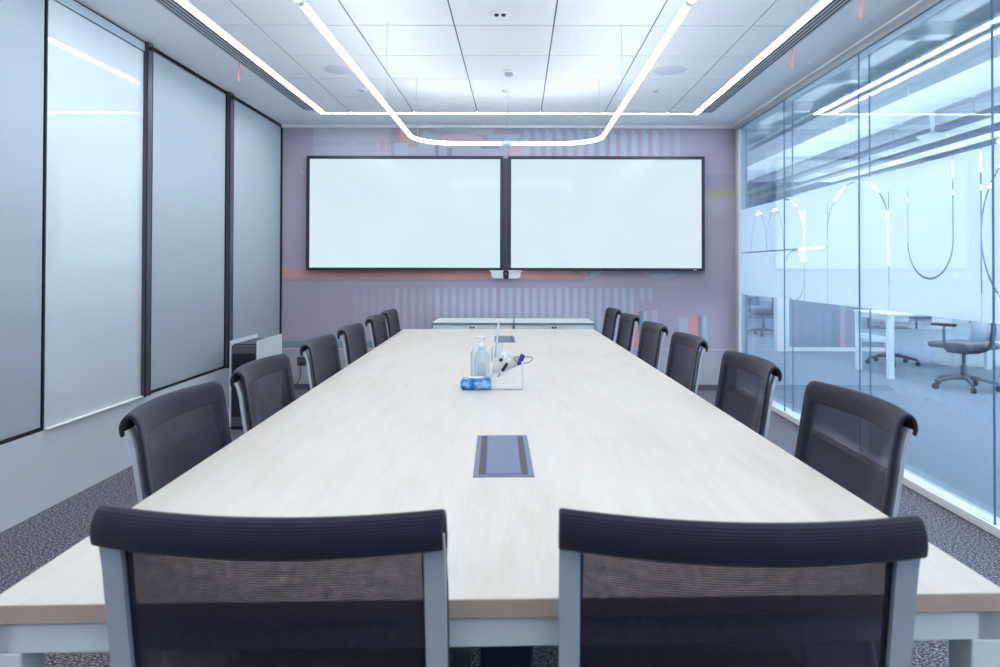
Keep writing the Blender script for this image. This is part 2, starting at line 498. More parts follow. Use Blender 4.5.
for (y0, y1), lb in zip(BAYS, BL):
    t = thing('fabric_blind', lb, 'blind', (XL-.008, (y0+y1)/2, SILL+.0), 0, 'fabric blinds along the left wall')
    h = H-.009-SILL; w = (y1-y0)/2
    bm = BM(); box(bm, -.006, 0, -w+.012, w-.012, .02, h-.02, 0); mk('fabric_sheet', bm, 'blind', t)
    bm = BM(); box(bm, -.012, .006, -w, w, 0, .014, 0, bev=.003); mk('bottom_bar', bm, 'black', t)
    for s in (-1, 1):
        bm = BM(); box(bm, -.01, .002, s*w-(.003 if s > 0 else 0), s*w+(.003 if s < 0 else 0), .014, h, 0); mk('side_guide', bm, 'black', t)
    bm = BM(); tube(bm, [(-.013, -w+.012, h-.012), (-.013, w-.012, h-.012)], .010, 14); mk('roller_tube', bm, 'mid_grey', t)
t = thing('glass_whiteboard', 'tall glossy white glass board between the dark frames on the left wall', 'whiteboard', (XL-.004, 4.072, SILL))
bm = BM(); box(bm, -.012, .004, -.469, .452, .011, H-SILL-.07, 0, bev=.002, seg=1); mk('glass_panel', bm, 'board', t)
bm = BM(); box(bm, -.02, .022, -.469, .452, 0, .010, 0, bev=.002); mk('ledge', bm, 'white_trim', t)
bm = BM(); box(bm, -.02, .012, -.469, .452, H-SILL-.066, H-SILL-.012, 0, bev=.003); mk('top_rail', bm, 'alu', t)

# ------------------------------------------------------------------ glass partition (right wall)
bm = BM()
D2 = .07
box(bm, XR-.012, XR+D2+.022, YB, YW, 0, .045, 0, bev=.003)
box(bm, XR-.012, XR+D2+.022, YB, YW, H-.05, H, 1); box(bm, XR-.014, XR+.0, YB, YW, H-.053, H-.049, 4); box(bm, XR-.014, XR+.0, YB, YW, H-.006, H-.001, 4)
box(bm, XR-.010, XR+D2+.020, YW-.075, YW, .045, H-.05, 2, bev=.003)
box(bm, XR-.004, XR+.006, YW-.115, YW-.075, .045, H-.05, 0)
wr = struct('wall_right', bm, ['white_trim', 'alu', 'alu', 'alu', 'bezel'])
J = [YB, -.67, .675, 2.0, 3.308, 4.608, 5.906, YW-.08]
for d in (0, D2):
    for a, b in zip(J, J[1:]):
        bm = BM(); box(bm, XR+d, XR+d+.010, a+.0015, b-.0015, .045, H-.05, 0)
        for f in bm.faces:
            if abs(f.normal.y) > .9 or abs(f.normal.z) > .9: f.material_index = 1
        bm.normal_update()
        for f in bm.faces:
            if abs(f.normal.y) > .9: f.material_index = 1
        mk('glass_pane', bm, ['glass', 'glass_edge'], wr)
bm = BM(); box(bm, XR+.0115, XR+.0125, YB, YW-.08, FILM_Z0, FILM_Z1, 0)
mk('frosted_film', bm, 'film', wr)

# ------------------------------------------------------------------ recessed strip light and diffusers
t = thing('recessed_strip_light', 'continuous bright recessed strip framing the tiled ceiling field', 'ceiling light', (0, LY, H))
bm = BM()
box(bm, LX1-SW, LX1+SW, LYB-SW-LY, SW, .004, .03, 0); box(bm, LX2-SW, LX2+SW, LYB-SW-LY, SW, .004, .03, 0)
box(bm, LX1+SW, LX2-SW, -SW, SW, .004, .03, 0); box(bm, LX1+SW, LX2-SW, LYB-SW-LY, LYB+SW-LY, .004, .03, 0)
mk('strip_lens', bm, 'glow_slot', t)
bm = BM()
for x in (LX1, LX2):
    for s in (-1, 1): box(bm, x+s*(SW+.003)-.003, x+s*(SW+.003)+.003, LYB-SW-LY-.003, SW+.003, -.006, .03, 0)
mk('strip_edging', bm, 'white_trim', t)
for (x0, x1, yA, lb) in ((LX1-.148, LX1-SW-.006, 6.50, 'slotted linear air diffuser left of the bright strip, towards the blinds'),
                    (LX2+SW+.006, LX2+.148, 6.56, 'slotted linear air diffuser right of the bright strip, towards the glass wall')):
    t = thing('linear_diffuser', lb, 'air vent', (0, yA, H), 0, 'linear air diffusers in the soffit')
    n = 4
    bm = BM(); box(bm, x0, x1, -yA+LYB, 0, .001, .01, 0); mk('slot_backing', bm, 'slot', t)
    w = (x1-x0)/(2*n+1)
    for k in range(n+1):
        bm = BM(); box(bm, x0+2*k*w, x0+2*k*w+w*.85, -yA+LYB, 0, -.003, .004, 0); mk('blade', bm, 'grille', t)
    bm = BM(); box(bm, x0, x1, 0, .008, -.003, .028, 0); mk('end_cap', bm, 'grille', t)

# ribbons
for (x, y, l, lb) in ((-1.99, 4.957, .135, 'thin salmon ribbon hanging from the left air diffuser'),
                  (1.812, 4.62, .135, 'thin salmon ribbon hanging from the right air diffuser, the whole one in view'),
                  (1.812, 3.69, .135, 'thin salmon ribbon cut by the top picture edge, on the right air diffuser')):
    bm = BM()
    pts = [(math.sin(i*1.1)*.002, math.cos(i*.9)*.003, -l*i/8) for i in range(9)]
    for i in range(8):
        a, b = Vector(pts[i]), Vector(pts[i+1])
        prism(bm, [(a.x-.005, a.z), (a.x+.005, a.z), (b.x+.005, b.z), (b.x-.005, b.z)], 'y', a.y, a.y+.001)
    o = mk('telltale_ribbon', bm, 'ribbon'); o.location = (x, y, H-.002); tag(o, lb, 'ribbon', 'ribbons on the air diffusers')

# ceiling fittings
def disc_fit(name, x, y, r, h, lb, cat, mat, group=None, extra=None):
    t = thing(name, lb, cat, (x, y, H), 0, group)
    bm = BM(); lathe(bm, [(0, 0), (r, 0), (r, -h*.5), (r*.93, -h), (0, -h)], seg=40)
    mk('rim' if extra else 'housing', bm, 'white_trim', t)
    if extra: extra(t)
    return t
def sp_cover(t):
    bm = BM(); lathe(bm, [(0, -.0045), (.120, -.0045), (.122, -.002), (.122, .0)], seg=48); mk('mesh_cover', bm, 'speaker', t)
for x, lb in ((-1.315, 'round flush ceiling loudspeaker left of the pendant lamp'), (1.115, 'round flush ceiling loudspeaker right of the pendant lamp')):
    disc_fit('ceiling_speaker', x, 5.156, .132, .003, lb, 'speaker', 'speaker', 'round ceiling loudspeakers', sp_cover)
def sensor_ring(t):
    bm = BM(); lathe(bm, [(0, -.014), (.018, -.013), (.022, -.009), (.022, 0)], seg=24); mk('sensor_lens', bm, 'grille', t)
for x, lb in ((-1.29, 'small round ceiling sensor left, beyond the left loudspeaker'), (1.13, 'small round ceiling sensor right, beyond the right loudspeaker')):
    disc_fit('ceiling_sensor', x, 5.746, .045, .008, lb, 'sensor', 'white_trim', 'small ceiling sensors', sensor_ring)
def smoke(t):
    bm = BM(); lathe(bm, [(.03, -.012), (.034, -.03), (.028, -.036), (0, -.037)], seg=28); mk('sensing_chamber', bm, 'grille', t)
disc_fit('smoke_detector', -.074, 5.195, .055, .014, 'white round smoke detector on the middle ceiling tiles', 'smoke detector', 'white_trim', None, smoke)
def pir(t):
    for s in (-1, 1):
        bm = BM(); lathe(bm, [(.0, -.024), (.011, -.022), (.014, -.01)], c=(s*.020, -.02, 0), seg=16)
        mk('lens', bm, 'slot', t)
disc_fit('motion_detector', -.108, 4.016, .064, .012, 'white round detector with two dark lenses, near the top picture edge', 'detector', 'white_trim', None, pir)

# ------------------------------------------------------------------ pendant loop
PZ = 1.03+EYE
PX0, PX1, PY1, PY0 = -.846, .662, 5.79, .30
t = thing('pendant_light', 'slim glowing white tube bent into a rounded loop above the table', 'lamp', (-.092, (PY0+PY1)/2, PZ))
ox, oy = -.092, (PY0+PY1)/2
def loop():
    R = .33; pts = []
    cs = [(PX1-R, PY1-R, 0), (PX0+R, PY1-R, 90), (PX0+R, PY0+R, 180), (PX1-R, PY0+R, 270)]
    for cx, cy, a in cs:
        for k in range(11):
            q = math.radians(a+9*k); pts.append((cx+R*math.cos(q)-ox, cy+R*math.sin(q)-oy, 0))
    return pts
bm = BM(); tube(bm, loop(),   .0140, 16, closed=True); mk('light_tube', bm, 'glow_tube', t)
joints = [(PX0, 2.69, 'y'), (PX0, 4.43, 'y'), (PX1, 2.69, 'y'), (PX1, 4.46, 'y'), (-.10, PY1, 'x'), (-.10, PY0, 'x'), (PX0, 1.0, 'y'), (PX1, 1.0, 'y')]
for x, y, ax in joints:
    bm = BM(); d = .022 if ax == 'y' else .04
    v = (0, d, 0) if ax == 'y' else (d, 0, 0); p = Vector((x-ox, y-oy, 0))
    tube(bm, [p-Vector(v), p+Vector(v)], .0165, 18); mk('coupler', bm, 'white_metal', t)
hz = H-PZ
wires = [(PX0, 4.43, -.783, 4.16), (-.797, 5.50, -.79, 5.39), (PX1, 4.46, .61, 4.16), (.63, 5.50, .62, 5.39), (PX0, 2.69, -.8, 2.5), (PX1, 2.69, .62, 2.5), (-.10, PY1, -.085, 5.75), (-.10, PY0, -.10, PY0)]
for x, y, x2, y2 in wires:
    bm = BM(); tube(bm, [(x-ox, y-oy, .015), (x2-ox, y2-oy, hz-.001)], .0013, 6); mk('wire', bm, 'grille', t)
bm = BM(); lathe(bm, [(0, 0), (.05, 0), (.05, -.014), (.046, -.018), (.012, -.018), (.008, -.03), (0, -.03)], c=(-.085-ox, 5.75-oy, hz), seg=32)
mk('ceiling_canopy', bm, 'white_metal', t)

# ------------------------------------------------------------------ displays
def display(px0, px1, lb):
    x0, x1 = (px0-518.4)*.01017, (px1-518.4)*.01017; cx = (x0+x1)/2; w = (x1-x0)/2; h = .584
    t = thing('wall_display', lb, 'screen', (cx, YW, 1.803), 0, 'wall displays')
    b = .032
    bm = BM()
    for a in ((-w, w, h-b, h), (-w, w, -h, -h+b*.9), (-w, -w+b, -h+b*.9, h-b), (w-b, w, -h+b*.9, h-b)):
        box(bm, a[0], a[1], -.085, -.03, a[2], a[3], 0)
    mk('bezel', bm, 'bezel', t)
    bm = BM(); box(bm, -w+.03, w-.03, -.045, -.012, -h+.03, h-.03, 0); box(bm, -.4, .4, -.02, 0, -.3, .3, 0); mk('rear_housing', bm, 'black', t)
    bm = BM(); box(bm, -w+b+.001, w-b-.001, -.078, -.05, -h+b*.9+.001, h-b-.001, 0); mk('screen', bm, 'screen', t)
    bm = BM()
    for a in ((-w+b-.006, w-b+.006, h-b, h-b+.006), (-w+b-.006, w-b+.006, -h+b*.9-.006, -h+b*.9), (-w+b-.006, -w+b, -h+b*.9, h-b), (w-b, w-b+.006, -h+b*.9, h-b)):
        box(bm, a[0], a[1], -.0865, -.084, a[2], a[3], 0)
    mk('inner_gasket', bm, 'black', t)
    return t
display(306.2, 503.2, 'large lit wall display on the left, showing a blank pale blue screen')
dR = display(507.8, 704.8, 'large lit wall display on the right, showing a blank pale blue screen')
bm = BM(); box(bm, .88, .915, -.0875, -.084, -.577, -.568, 0); mk('status_marker', bm, 'white_trim', dR)
bm = BM(); box(bm, -.025, .025, -.05, 0, -.56, .56, 0); o = mk('joint_cover', bm, 'mid_grey'); o.location = ((505.5-518.4)*.01017, YW, 1.809)
tag(o, 'narrow grey cover strip between the two wall displays', 'strip')

t = thing('conference_camera', 'white wall camera bar with a black oval lens pod, under the joint of the displays', 'camera', ((506-518.4)*.0101, YW, 1.18))
bm = BM()
box(bm, -.165, .165, -.11, 0, .030, .042, 0, bev=.004)
prof = [(-.150, .030), (-.148, -.012), (-.135, -.030), (-.11, -.038), (.11, -.038), (.135, -.030), (.148, -.012), (.150, .030)]
prism(bm, prof, 'y', -.095, 0); mk('body', bm, 'white_lam', t)
bm = BM(); pts = []
for k in range(32):
    a = 2*PI*k/32; pts.append((.028*math.cos(a), .022*math.sin(a)+(.024 if math.sin(a) > 0 else -.024)))
prism(bm, pts, 'y', -.118, -.09); mk('lens_pod', bm, 'black', t)
bm = BM(); lathe(bm, [(0, 0), (.015, 0), (.016, -.006), (0, -.006)], c=(0, -.118, .006), seg=20, mat=Matrix.Rotation(-PI/2, 4, 'X')); mk('lens', bm, 'mid_grey', t)

# ------------------------------------------------------------------ credenza cabinets
def cabinet(x0, x1, lb):
    cx = (x0+x1)/2; w = (x1-x0)/2-.003; y0, y1 = 6.53, 7.13
    t = thing('storage_cabinet', lb, 'cabinet', (cx, y0, 0), 0, 'white cabinets under the displays')
    d = y1-y0
    bm = BM(); box(bm, -w+.006, w-.006, .02, d, .04, .715, 0); box(bm, -w+.03, w-.03, .04, d-.02, 0, .04, 0); mk('body', bm, 'white_lam', t)
    bm = BM(); box(bm, -w, w, 0, d, .716, .738, 0, bev=.002); mk('cabinet_top', bm, 'white_lam', t)
    bm = BM(); box(bm, -w, w, -.0015, .002, .714, .737, 0); box(bm, -w-.001, -w+.004, 0, d, .3, .737, 0); box(bm, w-.004, w+.001, 0, d, .3, .737, 0); mk('edge_band', bm, 'grey_edge', t)
    for s in (-1, 1):
        bm = BM(); box(bm, (-w+.008 if s < 0 else .002), (-.002 if s < 0 else w-.008), .0, .018, .05, .712, 0, bev=.002); dd = mk('door', bm, 'white_lam', t)
        bm = BM(); tube(bm, [(s*.014-.003, 0.0, .693), (s*.014-.003, -.022, .693)], .009, 14); mk('knob', bm, 'black', dd)
    return t
cabinet(-.806, -.045, 'low white two-door cabinet under the displays, the left of the pair')
cabinet(-.040, .713, 'low white two-door cabinet under the displays, the right of the pair')

# ------------------------------------------------------------------ air purifier
t = thing('air_purifier', 'tall air purifier with white side panels and dark front, far left corner', 'air purifier', (-2.115, 5.40, 0))
bm = BM(); box(bm, -.098, .098, .012, .54, .02, .648, 0, bev=.006); mk('body', bm, 'mid_grey', t)
for s in (-1, 1):
    bm = BM(); prism(bm, [(0, .015), (.56, .015), (.56, .686), (0, .682)], 'x', s*.099-(.008 if s < 0 else -.0), s*.099+(.008 if s > 0 else 0)); mk('side_panel', bm, 'white_lam', t)
bm = BM(); box(bm, -.088, .088, .0, .014, .10, .585, 0, bev=.004); mk('front_grille', bm, 'black', t)
bm = BM(); box(bm, -.09, .09, 0.03, .50, .648, .656, 0, bev=.003); mk('top_vent', bm, 'bezel', t)
bm = BM(); box(bm, -.092, .092, .004, .5, 0, .02, 0); mk('plinth', bm, 'black', t)

t = thing('wall_outlet', 'dark grey double socket on the back wall, low behind the left chairs', 'socket', (wx(302.5), YW-.003, wz(361.5)))
bm = BM(); box(bm, -.046, .046, -.008, 0, -.045, .045, 0, bev=.004); mk('plate', bm, 'outlet', t)
bm = BM(); box(bm, -.03, .03, -.0095, -.007, -.03, .03, 0, bev=.0008, seg=1); mk('socket_face', bm, 'mid_grey', t)
t = thing('power_cord', 'black plug and thin cord hanging from the low wall socket', 'cord', (wx(303), YW-.02, wz(363)))
bm = BM(); lathe(bm, [(0, 0), (.017, 0), (.019, -.02), (.012, -.035), (0, -.035)], c=(0, 0, 0), seg=18, mat=Matrix.Rotation(-PI/2, 4, 'X')); mk('plug', bm, 'rubber', t)
bm = BM(); P = [(0, -.03, 0), (0, -.05, -.03), (.002, -.05, -.08), (-.002, -.055, -.14), (-.02, -.07, -.19), (-.07, -.12, -.24), (-.16, -.22, -.27), (-.27, -.40, -.285), (-.36, -.70, -.29), (-.375, -.98, -.29)]
P = [Vector(p) for p in P]; Q = []
for i in range(len(P)-1):
    a, b, c, d = P[max(i-1, 0)], P[i], P[i+1], P[min(i+2, len(P)-1)]
    for k in range(5):
        s = k/5; Q.append(.5*((2*b)+(c-a)*s+(2*a-5*b+4*c-d)*s*s+(3*b-a-3*c+d)*s**3))
Q.append(P[-1]); tube(bm, Q, .0035, 8); mk('cable', bm, 'rubber', t)

# ------------------------------------------------------------------ conference table
TZ = .7385; TROT = .0306
TL, TR, TN, TF = -.806, .779, 1.0886, 5.8474
t = thing('conference_table', 'very long pale birch conference table on a white metal frame', 'table', (0, 1, 0), TROT)
SEAM = 4.10
L0, L1 = TN-1, TF-1
TH = .0305
def top(y0, y1):
    bm = BM(); box(bm, TL, TR, y0, y1, TZ-TH, TZ, 0, bev=.0015, seg=1)
    bm.normal_update()
    for f in bm.faces:
        if abs(f.normal.z) < .5: f.material_index = 1
    mk('tabletop', bm, ['birch', 'birch_edge'], t)
top(L0, SEAM-1-.0008); top(SEAM-1+.0008, L1)
FZ = TZ-TH-.004; FB = .046
bm = BM()
fx0, fx1, fy0, fy1 = TL+.001, TR-.003, L0+.012, L1-.012
box(bm, fx0, fx1, fy0, fy0+.05, FZ-FB, FZ, 0, bev=.002, seg=1); box(bm, fx0, fx1, fy1-.05, fy1, FZ-FB, FZ, 0, bev=.002, seg=1)
box(bm, fx0, fx0+.04, fy0, fy1, FZ-FB, FZ, 0, bev=.002, seg=1); box(bm, fx1-.04, fx1, fy0, fy1, FZ-FB, FZ, 0, bev=.002, seg=1)
for yy in (1.45, SEAM-1): box(bm, fx0, fx1, yy-.03, yy+.03, FZ-FB, FZ, 0)
box(bm, fx0+.3, fx1-.3, fy0+.2, fy1-.2, FZ, FZ+.004, 0)
mk('table_frame', bm, 'white_metal', t)
for x, y in ((fx0, fy0), (fx1-.048, fy0), (-.24, fy1-.06), (.31, fy1-.06)):
        bm = BM(); box(bm, x, x+.048, y, y+.06, 0, FZ-FB, 0, bev=.002, seg=1); mk('leg', bm, 'white_metal', t)
for x in (-.36, .27):
    bm = BM(); box(bm, x+.02, x+.068, SEAM-1-.03, SEAM-1+.03, 0, FZ-FB, 0); mk('leg', bm, 'white_metal', t)
bm = BM(); box(bm, -.075, .075, 1.0, 1.09, 0.0, FZ-FB, 0, bev=.01); mk('cable_riser', bm, 'blue_fabric', t)
def hatch(cx, cy, w, l):
    bm = BM(); box(bm, cx-w/2, cx+w/2, cy-l/2, cy+l/2, TZ-.001, TZ+.0025, 0, bev=.001, seg=1); h = mk('power_hatch', bm, 'hatch', t)
    bm = BM(); box(bm, cx-w*.285, cx+w*.285, cy-l*.46, cy+l*.47, TZ+.002, TZ+.0045, 0, bev=.001, seg=1); mk('hatch_lid', bm, 'hatch', h)
    for s in (-1, 1):
        bm = BM(); xx = cx+s*w*.355
        box(bm, xx-w*.055, xx+w*.055, cy-l*.46, cy+l*.47, TZ+.002, TZ+.0035, 0)
        mk('brush_strip', bm, 'black', h)
hatch(-.013, .925, .150, .42)
hatch(.025, 4.02, .145, .45)

# ------------------------------------------------------------------ things on the table
def tp(x, y): return (x, y, TZ+.0003)
t = thing('supply_box', 'white open-topped box with a slanted front, holding markers, on the table', 'box', tp(-.048, 2.985), .01)
bm = BM(); bw, bd = .066, .045
th = .004
prism(bm, [(-bw, 0), (bw, 0), (bw, .108), (-bw*.45, .066), (-bw, .066)], 'y', -bd, -bd+th)   # slanted front
prism(bm, [(-bw, 0), (bw, 0), (bw, .135), (-bw, .135)], 'y', bd-th, bd)
prism(bm, [(-bd, 0), (bd, 0), (bd, .135), (-bd, .066)], 'x', -bw, -bw+th)
prism(bm, [(-bd, 0), (bd, 0), (bd, .135), (-bd, .108)], 'x', bw-th, bw)
box(bm, -bw, bw, -bd, bd, 0, th, 0)
mk('box_shell', bm, 'box_white', t)
bm = BM(); prism(bm, [(-bw+th, th), (bw-th, th), (bw-th, .128), (-bw+th, .128)], 'y', .008, .011); mk('divider', bm, 'box_white', t)
# pointer stick
t = thing('pointer_stick', 'long pale grey stick standing up out of the white box', 'stick', tp(-.113, 3.002))
t.rotation_euler = (0, .11, 0)
bm = BM(); tube(bm, [(0, 0, .006), (0, 0, .275)], [.0055, .0042], 12); mk('shaft', bm, 'alu', t)
bm = BM(); tube(bm, [(0, 0, .275), (0, 0, .288)], .0055, 12); mk('tip', bm, 'white_trim', t)
# marker
t = thing('marker_pen', 'black and white marker pen lying over the slanted front of the box', 'marker', (-.060, 2.928, TZ+.090))
t.rotation_euler = (math.radians(0), math.radians(33), 0)
bm = BM(); tube(bm, [(0, 0, -.012), (0, 0, .028)], .0065, 14); mk('barrel', bm, 'black', t)
bm = BM(); tube(bm, [(0, 0, .028), (0, 0, .048)], .0068, 14); mk('cap', bm, 'white_trim', t)
bm = BM(); tube(bm, [(0, 0, -.012), (0, 0, -.03), (0, 0, -.045)], [.0065, .0055, .0015], 14); mk('nib', bm, 'alu', t)
t = thing('white_marker', 'short white conical marker standing upright in the box, behind the black one', 'marker', (-.056, 2.962, TZ+.03))
bm = BM(); lathe(bm, [(0, 0), (.011, 0), (.013, .09), (.011, .112), (.004, .126), (0, .126)], seg=20); mk('barrel', bm, 'white_trim', t)
bm = BM(); lathe(bm, [(0, 0), (.0065, 0), (.0065, .012), (0, .012)], c=(-.0165, -.012, .088), seg=14); mk('clip_button', bm, 'rubber', t)
# lanyard
t = thing('lanyard_tag', 'dark cord loop with a wide blue band, hanging over the right edge of the box', 'lanyard', (.006, 2.985, TZ+.108))
bm = BM(); pts = []
for k in range(28):
    a = 2*PI*k/28; pts.append((.016+.040*math.cos(a), .012*math.sin(a), .014+.012*math.sin(a)+.004*math.cos(2*a)))
tube(bm, pts, .0014, 8, closed=True); mk('cord', bm, 'black', t)
bm = BM(); box(bm, -.010, .010, -.014, .014, -.024, .024, 0, bev=.003, mat=Matrix.Translation((.006, -.006, .012)) @ Matrix.Rotation(.35, 4, 'Y')); mk('band', bm, 'blue_lanyard', t)
# sanitiser bottle
t = thing('sanitizer_bottle', 'clear pump bottle with a white pump head, left of the white box', 'bottle', tp(-.158, 3.06))
bm = BM(); lathe(bm, [(0, .002), (.030, .002), (.033, .008), (.033, .115), (.028, .135), (.014, .150), (.012, .160)], seg=32); mk('bottle_body', bm, 'gel', t)
bm = BM(); lathe(bm, [(0, .156), (.015, .156), (.015, .178), (.008, .182), (.005, .186), (.005, .200), (.014, .203), (.014, .212), (0, .214)], seg=24)
tube(bm, [(0, 0, .207), (-.02, -.004, .208), (-.030, -.006, .203)], [.006, .005, .0035], 10); mk('pump_head', bm, 'pump', t)
bm = BM(); tube(bm, [(0, 0, .15), (.003, 0, .05), (.008, 0, .012)], .0022, 8); mk('dip_tube', bm, 'pump', t)
bm = BM(); box(bm, -.018, .018, -.0345, -.033, .04, .10, 0); mk('bottle_label', bm, 'white_lam', t)
# acrylic stand
t = thing('acrylic_holder', 'clear upright acrylic holder around the pump bottle, left of the white box', 'holder', tp(-.150, 3.02))
bm = BM()
box(bm, -.052, -.048, -.02, .085, 0, .150, 0); box(bm, .036, .040, -.02, .085, 0, .165, 0)
box(bm, -.048, .036, .081, .085, 0, .150, 0)
mk('acrylic_shell', bm, 'clear', t)
bm = BM()
for x, h in ((-.050, .150), (.038, .165)): box(bm, x-.003, x+.003, -.024, -.019, 0, h, 0)
box(bm, -.036, -.031, -.024, -.019, 0, .12, 0)
mk('polished_edge', bm, 'soft_edge', t)
t = thing('folded_leaflet', 'narrow white folded leaflet leaning between the pump bottle and the white box', 'leaflet', (-.128, 3.055, TZ+.0))
t.rotation_euler = (.0, .30, 0)
bm = BM(); prism(bm, [(-.004, .04), (.008, .04), (.010, .185), (0, .195)], 'y', -.012, -.010); prism(bm, [(-.004, .04), (.008, .04), (.010, .185), (0, .195)], 'y', -.004, -.002); mk('paper', bm, 'white_trim', t)
# wipes
t = thing('wipes_pack', 'soft blue wipes packet with a white lid, lying in front of the pump bottle', 'packet', tp(-.178, 2.965), .03)
t.scale = (1, 1, 1.08)
bm = BM(); bmesh.ops.create_grid(bm, x_segments=16, y_segments=10, size=1)
top_v = {}
bmx = BM()
nx, ny = 17, 11
def pk(i, j, s):
    u, v = -1+2*i/(nx-1), -1+2*j/(ny-1)
    e = max(0, (1-abs(u)**8))*max(0, (1-abs(v)**8))
    hx = .065*(1-.04*abs(v)**3); hy = .045*(1-.05*abs(u)**3)
    z = .020+s*(.007+.015*e**.22)+.0012*math.sin(9*u+5*v)*e
    if s < 0: z = .020-(.007+.0128*e**.22)
    return (u*hx, v*hy, z)
bm.free()
g1 = [[bmx.verts.new(pk(i, j, 1)) for j in range(ny)] for i in range(nx)]
g0 = [[bmx.verts.new(pk(i, j, -1)) for j in range(ny)] for i in range(nx)]
for i in range(nx-1):
    for j in range(ny-1):
        for gg, fl in ((g1, 0), (g0, 1)):
            q = (gg[i][j], gg[i+1][j], gg[i+1][j+1], gg[i][j+1]); f = bmx.faces.new(q[::-1] if fl else q); f.smooth = True
for i in range(nx-1):
    bmx.faces.new((g0[i][0], g0[i+1][0], g1[i+1][0], g1[i][0])); bmx.faces.new((g1[i][-1], g1[i+1][-1], g0[i+1][-1], g0[i][-1]))
for j in range(ny-1):
    bmx.faces.new((g1[0][j], g1[0][j+1], g0[0][j+1], g0[0][j])); bmx.faces.new((g0[-1][j], g0[-1][j+1], g1[-1][j+1], g1[-1][j]))
mk('wrapper', bmx, 'wipes', t)
bm = BM(); box(bm, -.033, .033, -.018, .018, .0405, .0455, 0, bev=.002); mk('lid', bm, 'white_trim', t)

